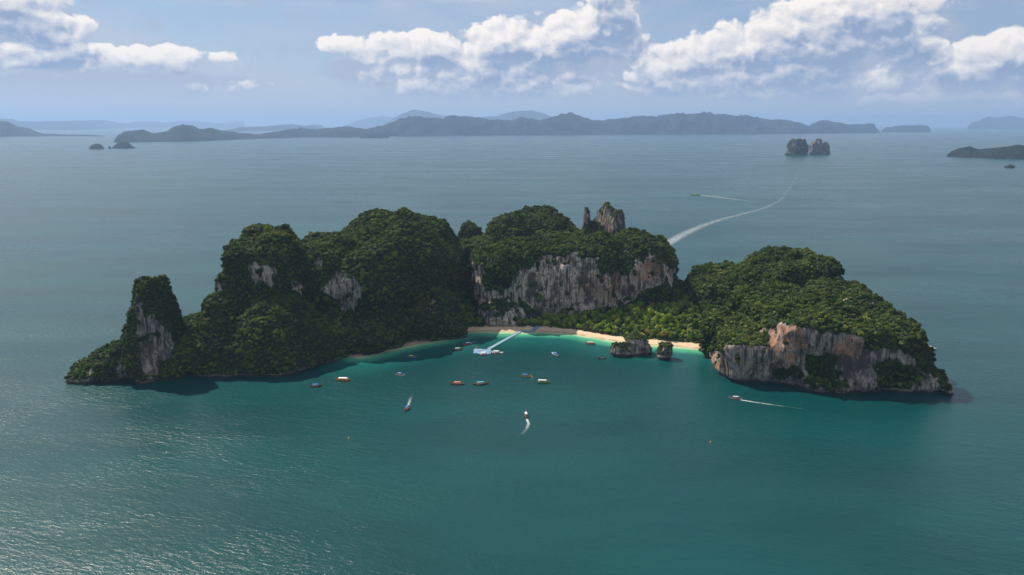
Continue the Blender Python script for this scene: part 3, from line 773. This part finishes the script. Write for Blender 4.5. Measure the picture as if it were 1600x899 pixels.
solid = []    # plan footprints of the karst, so that trees do not grow inside it
KD = {}
for (V, Fc, N, area, b, scrub) in HILLS:
    if V[:, 1].mean() > 2000: continue
    ix = np.floor(V[:, :2] / 2).astype(int)
    for (a, c), z in zip(map(tuple, ix), V[:, 2]):
        if z > KD.get((a, c), -9): KD[(a, c)] = z
def karst_top(x, y): return KD.get((math.floor(x / 2), math.floor(y / 2)), -9)
cand = []
gx = np.arange(-60, 190, 1.0)
tries = rng.random((9000, 2))
occ = {}
for (a, b) in tries:
    x = -48 + a * 236; sy = float(shore_y(x))
    y = sy + 17 + b * 150
    if y > 880: continue
    z = float(ground_z(np.float64(x), np.float64(y)))
    if karst_top(x, y) > z + 1.5: continue
    px, py = project(np.array((x, y, z)))
    if px < 728 or px > 1180: continue
    r = 3.0 + 2.6 * random.random() ** 1.4
    key = (int(x // 6), int(y // 6)); ok = True
    for i in (-1, 0, 1):
        for j in (-1, 0, 1):
            for (qx, qy, qr) in occ.get((key[0] + i, key[1] + j), ()):
                if (qx - x) ** 2 + (qy - y) ** 2 < (.62 * (qr + r)) ** 2: ok = False
    if not ok: continue
    occ.setdefault(key, []).append((x, y, r)); cand.append((y - sy, x, y, z, r, float(px), float(py)))
cand.sort(key=lambda c: c[2])
def make_tree(x, y, z, r, crown, trunk, label, group):
    t = empty('tree', (x, y, z - .2), random.random() * 6.28)
    h = r * random.uniform(.95, 1.35)
    t.scale = (r, r, h)
    link('trunk', trunk, None, t); link('crown', crown, None, t)
    tag(t, label, 'tree', group); return t
YELLOW_AT = [(1020, 478, 'yellow-leaved tree half way up the grove, left of the pale bare trunk'), (1041, 521, 'round yellow tree at the edge of the sand to the right of the bay rock'), (1008, 516, 'yellow-green tree just behind the top of the bay rock'), (1082, 470, 'yellow-topped tall tree high in the grove below the forested hill')]
taken = set()
special = {}
for (qx, qy, lb) in YELLOW_AT:
    best = min((i for i in range(len(cand)) if i not in special), key=lambda i: (cand[i][5] - qx) ** 2 + (cand[i][6] - 8 - qy) ** 2)
    special[best] = lb
n_ind = 0
for i, (d, x, y, z, r, px, py) in enumerate(cand):
    if i in special:
        make_tree(x, y, z, max(r, 4.2), YCROWN[i % 2], TRUNKS[i % 3], special[i], None); n_ind += 1
    elif n_ind < 296:
        br = random.random() < .045
        if d < 26 and px < 930: lb, gp = 'dark green beach tree leaning over the sand below the streaked pale cliff', 'trees lining the sand below the pale cliff'
        elif d < 26: lb, gp = 'sunlit green tree lining the sand between the bay rock and the ochre cliff', 'sunlit trees lining the sand'
        elif px < 930: lb, gp = 'broad green tree packed into the shaded wood at the foot of the pale cliff', 'trees of the shaded wood'
        else:
            where = 'left of the bay rock' if px < 960 else 'above the bay rock' if px < 1030 else 'left of the bare trunk' if px < 1074 else 'right of the bare trunk'
            depth = 'near the front of' if d < 55 else 'half way up' if d < 90 else 'at the back of'
            lb, gp = f'bright green tree {depth} the sunlit grove, {where}', f'grove trees {depth} the grove, {where}'
        if br: lb, gp = 'brownish dry-crowned tree scattered in the wood behind the beach', 'dry-crowned trees'
        make_tree(x, y, z, r, (BCROWN[i % 2] if br else CROWNS[i % 6]), TRUNKS[i % 3], lb, gp); n_ind += 1
    else:
        pts.append(np.array([[x, y, z + r * .5]])); scl.append(np.array([r])); rot.append(np.array([[0, 0, random.random() * 6]]))
        tone.append(np.array([.5 + .5 * random.random()])); hue.append(np.array([random.random()]))
# undergrowth between the trunks
ug = []
for k in range(2600):
    x = -60 + random.random() * 255; sy = float(shore_y(x)); y = sy + 15.5 + random.random() ** 1.3 * 160
    z = float(ground_z(np.float64(x), np.float64(y)))
    if y < 890 and karst_top(x, y) < z + 1.5: ug.append((x, y, z - .3))
ug = np.array(ug)
pts.append(ug); scl.append(1.2 + 1.5 * rng.random(len(ug))); rot.append(np.stack([np.zeros(len(ug)), np.zeros(len(ug)), rng.random(len(ug)) * 6], 1))
tone.append(.3 + .5 * rng.random(len(ug))); hue.append(rng.random(len(ug)))

pts, scl, rot, tone, hue = map(np.concatenate, (pts, scl, rot, tone, hue))
print('canopy instances', len(pts), 'trees', n_ind)
me = bpy.data.meshes.new('forest_canopy'); me.vertices.add(len(pts)); me.vertices.foreach_set('co', pts.astype(np.float32).ravel())
put_attr(me, 'scl', scl); put_attr(me, 'tone', tone); put_attr(me, 'hue', hue)
va = me.attributes.new('rot', 'FLOAT_VECTOR', 'POINT'); va.data.foreach_set('vector', rot.astype(np.float32).ravel())
ia = me.attributes.new('idx', 'INT', 'POINT'); ia.data.foreach_set('value', rng.integers(0, 7, len(pts)).astype(np.int32))
forest = link('forest_canopy', me)
tag(forest, 'dense green forest and scrub cloaking the cliffs and hills of the island', 'forest', kind='stuff')
gt = bpy.data.node_groups.new('canopy', 'GeometryNodeTree')
gt.interface.new_socket('Geometry', in_out='INPUT', socket_type='NodeSocketGeometry')
gt.interface.new_socket('Geometry', in_out='OUTPUT', socket_type='NodeSocketGeometry')
gn = gt.nodes; gl = gt.links
gi, go = gn.new('NodeGroupInput'), gn.new('NodeGroupOutput')
ci = gn.new('GeometryNodeCollectionInfo'); ci.inputs[0].default_value = bush_col; ci.inputs['Separate Children'].default_value = True; ci.inputs['Reset Children'].default_value = True
ip = gn.new('GeometryNodeInstanceOnPoints'); ip.inputs['Pick Instance'].default_value = True
def named(nm, ty):
    nd = gn.new('GeometryNodeInputNamedAttribute'); nd.data_type = ty; nd.inputs[0].default_value = nm; return nd.outputs[0]
gl.new(gi.outputs[0], ip.inputs['Points']); gl.new(ci.outputs[0], ip.inputs['Instance'])
gl.new(named('idx', 'INT'), ip.inputs['Instance Index'])
gl.new(named('rot', 'FLOAT_VECTOR'), ip.inputs['Rotation']); gl.new(named('scl', 'FLOAT'), ip.inputs['Scale'])
gl.new(ip.outputs[0], go.inputs[0])
md = forest.modifiers.new('canopy', 'NODES'); md.node_group = gt

# ------------------------------------------------------------------ boats
def M(name, col, rough=.45, var=.15): return simple(name, col, rough, 0, .5, var, .8)
WHITE, CREAM = M('white_paint', (.72, .72, .70)), M('cream_paint', (.62, .55, .42))
RED, BLUE, ORANGE = M('red_paint', (.50, .05, .05)), M('blue_tarp', (.05, .16, .50)), M('orange_paint', (.70, .24, .03))
YELLOW, GREEN, TEAL = M('yellow_paint', (.72, .50, .05)), M('green_paint', (.28, .50, .16)), M('teal_tarp', (.12, .38, .48))
DARKW, WOOD, PINK = M('dark_wood', (.055, .04, .035)), M('wood', (.30, .16, .075)), M('pink_sash', (.75, .18, .25))
PALE, LIME, METAL = M('pale_tarp', (.55, .60, .58)), M('lime_paint', (.34, .55, .06)), M('engine_metal', (.08, .08, .09), .35)
GLASS, SALMON = M('dark_glass', (.03, .045, .06), .08, 0), M('salmon_paint', (.62, .30, .17))
def box(V, F, x0, x1, y0, y1, z0, z1, taper=0.0):
    b = len(V); tx, ty = (x1 - x0) * taper / 2, (y1 - y0) * taper / 2
    V += [(x0, y0, z0), (x1, y0, z0), (x1, y1, z0), (x0, y1, z0), (x0 + tx, y0 + ty, z1), (x1 - tx, y0 + ty, z1), (x1 - tx, y1 - ty, z1), (x0 + tx, y1 - ty, z1)]
    F += [tuple(b + i for i in f) for f in ((3, 2, 1, 0), (4, 5, 6, 7), (0, 1, 5, 4), (1, 2, 6, 5), (2, 3, 7, 6), (3, 0, 4, 7))]
def part(name, mat, parent, boxes, bevel=.0):
    V, F = [], []
    for bx in boxes: box(V, F, *bx)
    o = link(name, mesh_np(name, V, F, False), mat, parent)
    if bevel:
        bv = o.modifiers.new('bevel', 'BEVEL'); bv.width = bevel; bv.segments = 2
    return o
def hull(parent, L, B, depth, bow, stern, mat, deck_mat, sharp=1.6, n=15):
    """open hull: outside skin, gunwale, sole; bow and stern give the rise of the sheer"""
    V, F, D, E = [], [], [], []
    for i in range(n):
        t = i / (n - 1); x = -L / 2 + L * t
        w = B / 2 * (min(1, (1 - t) * 2.2) ** (1 / sharp)) * (.78 + .22 * min(1, t * 3))
        w = max(w, .04)
        g = depth + bow * max(0, (t - .45) / .55) ** 2.4 + stern * max(0, (.35 - t) / .35) ** 2
        keel = -.35 + (bow * .75 + .3) * max(0, (t - .72) / .28) ** 2
        for y, z in ((-w, g), (-w * .86, g * .45 + keel * .2), (-w * .45, keel * .7 - .05), (0, keel), (w * .45, keel * .7 - .05), (w * .86, g * .45 + keel * .2), (w, g)): V.append((x, y, z))
        sole = max(.18, keel + .15)
        for y, z in ((-w, g), (-w * .8, g), (-w * .72, min(g - .02, sole)), (w * .72, min(g - .02, sole)), (w * .8, g), (w, g)): D.append((x, y, z))
    for i in range(n - 1):
        F += [(i * 7 + k, i * 7 + k + 1, (i + 1) * 7 + k + 1, (i + 1) * 7 + k) for k in range(6)]
        E += [(i * 6 + k, (i + 1) * 6 + k, (i + 1) * 6 + k + 1, i * 6 + k + 1) for k in range(5)]
    F += [(0, 6, 5, 1), (1, 5, 4, 2)]
    h = link('hull', mesh_np('hull', V, F), mat, parent)
    link('deck', mesh_np('deck', [(a, b, c + .012) for a, b, c in D], E, False), deck_mat, parent)
    return h
def canopy(parent, x0, x1, w, z, mat, curve=.25, name='canopy'):
    V, F = [], []
    for i in range(7):
        x = x0 + (x1 - x0) * i / 6
        for lay in (0, -.09):
            for k in range(7):
                y = -w + 2 * w * k / 6
                V.append((x, y, z + curve * (1 - (y / w) ** 2) + lay))
    for i in range(6):
        for k in range(6):
            a = i * 14 + k; F += [(a, a + 14, a + 15, a + 1), (a + 7, a + 8, a + 22, a + 21)]
        a = i * 14; F += [(a, a + 7, a + 21, a + 14), (a + 6, a + 20, a + 27, a + 13)]
    F += [(k, k + 1, k + 8, k + 7) for k in range(6)] + [(84 + k, 91 + k, 92 + k, 85 + k) for k in range(6)]
    return link(name, mesh_np(name, V, F), mat, parent)
def posts(parent, xs, w, z0, z1, mat):
    for x in xs:
        for y in (-w, w): part('post', mat, parent, [(x - .05, x + .05, y - .05, y + .05, z0, z1)])
def longtail(at, head, label, hullm, roofm, deckm=WOOD, sash=PINK, L=11.0, group='long-tailed boats in the bay'):
    p = ground(*at); t = empty('longtail_boat', (p[0], p[1], 0), R(head))
    B = L * .2
    hull(t, L, B, .62, 1.75, .55, hullm, deckm)
    if roofm:
        canopy(t, -L * .26, L * .2, B * .46, 2.15, roofm); posts(t, (-L * .24, -L * .02, L * .18), B * .42, .5, 2.2, METAL)
    for x in (-.16, .02, .24): part('bench', deckm, t, [(L * x - .2, L * x + .2, -B * .36, B * .36, .3, .55)])
    part('prow', hullm, t, [(L * .47, L * .5, -.09, .09, 1.6, 2.95, .3)])
    part('sash', sash, t, [(L * .455, L * .512, -.17, .17, 2.0, 2.45)])
    e = part('engine', METAL, t, [(-L * .5, -L * .43, -.3, .3, 1.0, 1.6, .2)])
    part('tail_shaft', METAL, e, [(-L * .68, -L * .49, -.05, .05, .95, 1.06)])
    return tag(t, label, 'boat', group)
def speedboat(at, head, label, hullm, roofm, stripe=RED, L=11.5, group='speedboats'):
    p = ground(*at); t = empty('speedboat', (p[0], p[1], 0), R(head)); B = L * .27
    hull(t, L, B, 1.0, .55, .05, hullm, WHITE, 2.2)
    part('stripe', stripe, t, [(-L * .48, L * .05, -B * .512, -B * .49, .55, .85), (-L * .48, L * .05, B * .49, B * .512, .55, .85)])
    canopy(t, -L * .3, L * .14, B * .45, 2.35, roofm, .18, 'hardtop'); posts(t, (-L * .28, L * .0, L * .12), B * .42, .6, 2.4, WHITE)
    part('windscreen', GLASS, t, [(L * .1, L * .17, -B * .38, B * .38, 1.0, 1.75, .35)])
    part('foredeck', WHITE, t, [(L * .14, L * .36, -B * .3, B * .3, .9, 1.25, .35)])
    for y in (-.45, .45):
        o = part('outboard_motor', METAL, t, [(-L * .54, -L * .49, y - .2, y + .2, .5, 1.35, .25)])
        part('leg', METAL, o, [(-L * .53, -L * .505, y - .07, y + .07, -.3, .5)])
    for x in (-.2, -.05): part('seat', stripe, t, [(L * x - .25, L * x + .25, -B * .34, B * .34, .35, .8)])
    return tag(t, label, 'boat', group)
def tourboat(at, head, label, hullm, roofm, cabinm, L=12.0, group=None):
    p = ground(*at); t = empty('tour_boat', (p[0], p[1], 0), R(head)); B = L * .27
    hull(t, L, B, 1.1, 1.1, .4, hullm, WOOD, 1.9)
    part('gunwale', cabinm, t, [(-L * .44, L * .12, -B * .5, -B * .44, 1.12, 1.28), (-L * .44, L * .12, B * .44, B * .5, 1.12, 1.28)])
    c = part('cabin', cabinm, t, [(-L * .34, L * .2, -B * .38, B * .38, .5, 1.5)])
    for k in range(6):
        for y in (-1, 1): part('window', GLASS, c, [(-L * .31 + k * L * .085, -L * .31 + k * L * .085 + L * .06, y * B * .385 - .02, y * B * .385 + .02, 1.55, 2.15)])
    part('window_wall', cabinm, c, [(-L * .33, L * .19, -B * .37, B * .37, 1.5, 2.3)])
    canopy(t, -L * .38, L * .26, B * .47, 2.4, roofm, .2, 'roof'); posts(t, (-L * .36, L * .24), B * .43, .8, 2.45, WHITE)
    part('prow', hullm, t, [(L * .465, L * .5, -.1, .1, 1.4, 2.6, .3)])
    return tag(t, label, 'boat', group)
longtail((494, 604.5), 8, 'dark boat with a small blue awning, nearest the forested left shore of the bay', DARKW, BLUE, L=9.5)
tourboat((535, 595), 176, 'orange boat with a long white roof off the forested left shore', ORANGE, WHITE, YELLOW, 11.5)
longtail((625.5, 587), -28, 'small white boat with a blue awning alone above the boat with the short white wake', WHITE, BLUE, L=8.5)
longtail((643.5, 559.5), -20, 'blue and yellow boat in the shade of the ridge, nearest the sandy shallows', BLUE, YELLOW, L=9)
longtail((636, 640), -102, 'boat with a blue awning speeding towards the open sea with a straight white wake', ORANGE, BLUE, L=9.5)
longtail((715.5, 547.5), 12, 'dark boat with pale awning moored left of the pier head', DARKW, PALE, L=9.5)
longtail((730.5, 539), 205, 'boat with a teal awning leaving a faint wake inshore of the pier head', RED, TEAL, L=8.5)
longtail((714, 601), 182, 'boat with a bright orange awning and a pink sash on its prow', WOOD, ORANGE, L=11.5)
longtail((751.5, 601), 8, 'boat with a teal awning and dark hull beside the orange one', DARKW, TEAL, L=12)
speedboat((757.5, 554.5), 12, 'white and red speedboat tied under the edge of the pier head', WHITE, WHITE, RED, 9.5)
speedboat((777.5, 552.5), -6, 'white and red speedboat lying just off the right corner of the pier head', WHITE, WHITE, RED, 11)
speedboat((867, 555), 118, 'white speedboat with a blue roof lying alone in the middle of the bay', WHITE, BLUE, BLUE, 10.5)
longtail((821.5, 589), -10, 'yellow-green boat with a blue awning beside a yellow buoy', YELLOW, BLUE, L=9.5)
tourboat((849, 598.5), -6, 'green boat with a pale awning, the rightmost of the row moored in mid bay', GREEN, PALE, GREEN, 10.5)
tourboat((922, 538.5), 175, 'salmon-coloured boat anchored closest to the sand', SALMON, CREAM, SALMON, 9)
longtail((940.5, 561), 190, 'small dark boat with a pink sash just left of the craggy bay rock', DARKW, None, L=7)
longtail((822, 650), 92, 'boat heading for the beach with a curling white wake behind it', WOOD, PALE, L=10)
longtail((1149, 624), 176, 'boat heading left below the ochre cliff with a long white wake', CREAM, PALE, L=9.5)
speedboat((1452, 545), -38, 'white and red speedboat coming round behind the ochre cliff', WHITE, WHITE, RED, 12)
tourboat((1087, 305), 178, 'lime green ferry far out on the water behind the island', LIME, LIME, LIME, 27, None)
for (x, y), hd, lb, L in (((1130, 266), 175, 'speck of a boat below and left of the beehive sea stack', 14), ((1184, 258), 10, 'speck of a boat just left of the beehive sea stack', 12), ((1022, 258), 170, 'speck of a boat on open water far behind the white cliff', 12), ((137, 223.5), 0, 'speck of a boat above the dome-shaped islet', 20)):
    longtail((x, y), hd, lb, DARKW, PALE, L=L, group='boats far out on the water')

# ------------------------------------------------------------------ floating pier
def pier():
    P = [ground(763, 546.5)[:2], ground(815, 517.5)[:2], ground(831, 519.5)[:2], ground(842, 511)[:2]]
    t = empty('floating_pier', (P[0][0], P[0][1], 0)); o = P[0]
    mats = (M('blue_float', (.15, .29, .45)), M('grey_blue_float', (.23, .35, .45)))
    def run(a, b, w, mat, zoff):
        a, b = np.array(a), np.array(b); L = np.linalg.norm(b - a); n = max(1, round(L / 5.0)); d = (b - a) / L
        ang = math.atan2(d[1], d[0])
        for k in range(n):
            c = a + d * L * (k + .5) / n; l = L / n - .12
            z = zoff + (.55 if ground_z(np.float64(c[0]), np.float64(c[1])) < .1 else .55 + float(ground_z(np.float64(c[0]), np.float64(c[1]))))
            s = part('pontoon_section', mat, t, [(-l / 2, l / 2, -w / 2, w / 2, -.45, 0), (-l / 2, l / 2, -w / 2, -w / 2 + .25, 0, .12), (-l / 2, l / 2, w / 2 - .25, w / 2, 0, .12)])
            s.location = (c[0] - o[0], c[1] - o[1], z); s.rotation_euler = (0, 0, ang)
    run(P[0], P[1], 3.6, mats[1], 0)
    run(P[1] + np.array((.0, -1.0)), P[2], 3.2, mats[0], .03)
    run(P[2] + np.array((.3, .6)), P[3], 4.0, mats[0], .06)
    # head: a raft of floats with an arm to the right
    c0 = ground(755, 549.5)[:2]
    for i in range(4):
        for j in range(3):
            s = part('pontoon_section', mats[(i + j) % 2], t, [(-1.9, 1.9, -2.3, 2.3, -.45, 0), (-1.9, 1.9, 2.0, 2.3, 0, .1)])
            s.location = (c0[0] + (i - 1.7) * 3.9 - o[0], c0[1] + (j - 1) * 4.7 - i * .8 - o[1], .57)
    run(ground(762, 553)[:2], ground(772, 549.5)[:2], 2.6, mats[0], .05)
    posts = [(749, 551), (768, 552), (763, 545)]
    for q in posts:
        g = ground(*q); b = part('mooring_post', WHITE, t, [(-.12, .12, -.12, .12, -.6, 2.2)]); b.location = (g[0] - o[0], g[1] - o[1], 0)
    tag(t, 'long pale blue floating pier running from the beach out into the bay', 'pier')
pier()
def buoy(at, mat, label, r=.75, tall=1.6):
    p = ground(*at); t = empty('buoy', (p[0], p[1], 0))
    V, F = tube([(0, 0, -.4), (0, 0, -.1), (0, 0, .35), (0, 0, .7), (0, 0, tall), (0, 0, tall + .1)], [r * .6, r, r, r * .55, r * .28, .02], 12)
    link('float', mesh_np('float', V, F), mat, t)
    V, F = tube([(0, 0, tall), (0, 0, tall + .3), (0, 0, tall + .35)], [.1, .1, .01], 8); link('top_mark', mesh_np('top_mark', V, F), mat, t)
    tag(t, label, 'buoy')
buoy((545, 685.5), YELLOW, 'yellow buoy floating alone in the open foreground water on the left', .55, 1.0)
buoy((1110, 692), ORANGE, 'orange buoy alone in the water below and left of the ochre cliff', .6, 1.1)
buoy((831.5, 590), YELLOW, 'yellow buoy just right of the yellow-green boat', .6, 1.0)
buoy((745, 545.5), RED, 'tall red marker buoy at the left end of the pier head', .9, 2.6)

# ------------------------------------------------------------------ wakes
def foam_mat():
    m, n, out = new_mat('foam')
    geo = n.node('ShaderNodeNewGeometry'); P = geo.outputs['Position']
    f, e = n.attr('fade'), n.attr('edge')
    k = n.math('ADD', n.math('MULTIPLY', n.noise(P, .8, 5, .75), .8), n.math('MULTIPLY', n.noise(n.scale(P, (.1, .1, 1)), 1.0, 4, .6), .6))
    a = n.math('MULTIPLY', n.math('MULTIPLY', f, e), 1.0)
    al = n.ramp(n.math('ADD', k, n.math('MULTIPLY', a, .75)), .86, 1.75)
    al = n.math('MULTIPLY', al, n.math('POWER', a, .7), clamp=True)
    d = n.node('ShaderNodeBsdfDiffuse'); d.inputs[0].default_value = (.72, .75, .76, 1)
    tr = n.node('ShaderNodeBsdfTransparent'); mx = n.node('ShaderNodeMixShader')
    n.put(mx.inputs[0], al); n.l.new(tr.outputs[0], mx.inputs[1]); n.l.new(d.outputs[0], mx.inputs[2])
    n.l.new(mx.outputs[0], out.inputs[0])
    return m
FOAM = foam_mat()
def wake(path, widths, label, fade0=1.0, fade1=0.0, power=1.0, n=60):
    P = np.array([ground(*p)[:2] for p in path]); d = np.r_[0, np.cumsum(np.linalg.norm(np.diff(P, axis=0), axis=1))]
    s = np.linspace(0, d[-1], n)
    # smooth the way through the points
    C = np.stack([np.interp(s, d, P[:, 0]), np.interp(s, d, P[:, 1])], 1)
    for _ in range(n // 8): C[1:-1] = (C[:-2] + 2 * C[1:-1] + C[2:]) / 4
    T = np.gradient(C, axis=0); T /= np.linalg.norm(T, axis=1)[:, None]; N = np.stack([-T[:, 1], T[:, 0]], 1)
    w = np.interp(s, np.linspace(0, d[-1], len(widths)), widths)
    V, fd, ed, F = [], [], [], []
    for i in range(n):
        for k in range(7):
            q = (k - 3) / 3
            c = C[i] + N[i] * q * w[i] / 2; V.append((c[0], c[1], .07 + .05 * (1 - abs(q))))
            fd.append(fade0 + (fade1 - fade0) * (i / (n - 1)) ** power); ed.append(max(0, 1 - abs(q) ** 2.5))
    for i in range(n - 1): F += [(i * 7 + k, i * 7 + k + 1, (i + 1) * 7 + k + 1, (i + 1) * 7 + k) for k in range(6)]
    me = mesh_np('boat_wake', V, F); put_attr(me, 'fade', fd); put_attr(me, 'edge', ed)
    tag(link('boat_wake', me, FOAM), label, 'wake', kind='stuff')
wake([(637, 637), (641, 624), (646, 612)], [2.6, 3.6, 3.4], 'straight white wake of the boat with the blue awning speeding out', 1.0, .25)
wake([(823, 655), (826, 662), (822, 672), (813, 681), (800, 690)], [2.4, 3.2, 3.6, 4.0, 4], 'curling white wake of the boat heading for the beach', 1.0, .05)
wake([(1156, 625), (1180, 629), (1215, 634), (1260, 640), (1300, 644)], [2.0, 3.0, 3.0, 3.5, 4], 'long thin white wake of the boat below the ochre cliff', 1.0, .05)
wake([(734, 537), (741, 534), (749, 531)], [1.6, 2.2, 2.0], 'short faint wake of the boat inshore of the pier head', .8, .3)
wake([(1446, 542), (1436, 538), (1420, 533)], [3, 4.5, 5], 'wake of the speedboat coming round behind the ochre cliff', .8, .2)
wake([(1096, 305.5), (1120, 308), (1150, 312), (1200, 318)], [9, 14, 18, 22], 'thin straight wake of the lime green ferry', 1.0, .3)
wake([(1022, 392), (1034, 386), (1060, 370), (1095, 353), (1130, 342), (1170, 332), (1200, 324), (1222, 311), (1235, 292), (1246, 274), (1262, 260)], [34, 34, 26, 17, 14, 14, 16, 18, 22, 26, 30], 'great curving white wake behind the island, sweeping away towards the sea stacks', 1.0, .30, .25, 140)

# ------------------------------------------------------------------ bare tree in the grove
def bare_tree():
    p = ground(1074, 519, 10.0)
    t = empty('bare_tree', (p[0], p[1], float(ground_z(p[0], p[1]))))
    V, F = tube([(0, 0, -1), (.2, 0, 4), (.1, .2, 9), (.4, .1, 14), (.5, .1, 17)], [.55, .45, .38, .26, .1], 8)
    tr = link('trunk', mesh_np('trunk', V, F), PALE_BARK, t)
    for (z, dx, dy, h) in ((9, 2.2, .5, 3), (11, -2.4, -.6, 3.2), (13.5, 1.6, -1.2, 2.5)):
        V, F = tube([(.2, .1, z), (.2 + dx * .5, .1 + dy * .5, z + h * .6), (.2 + dx, .1 + dy, z + h)], [.2, .14, .05], 6); link('branch', mesh_np('branch', V, F), PALE_BARK, t)
    tag(t, 'tall bare pale-trunked tree sticking up out of the sunlit grove', 'tree')
bare_tree()
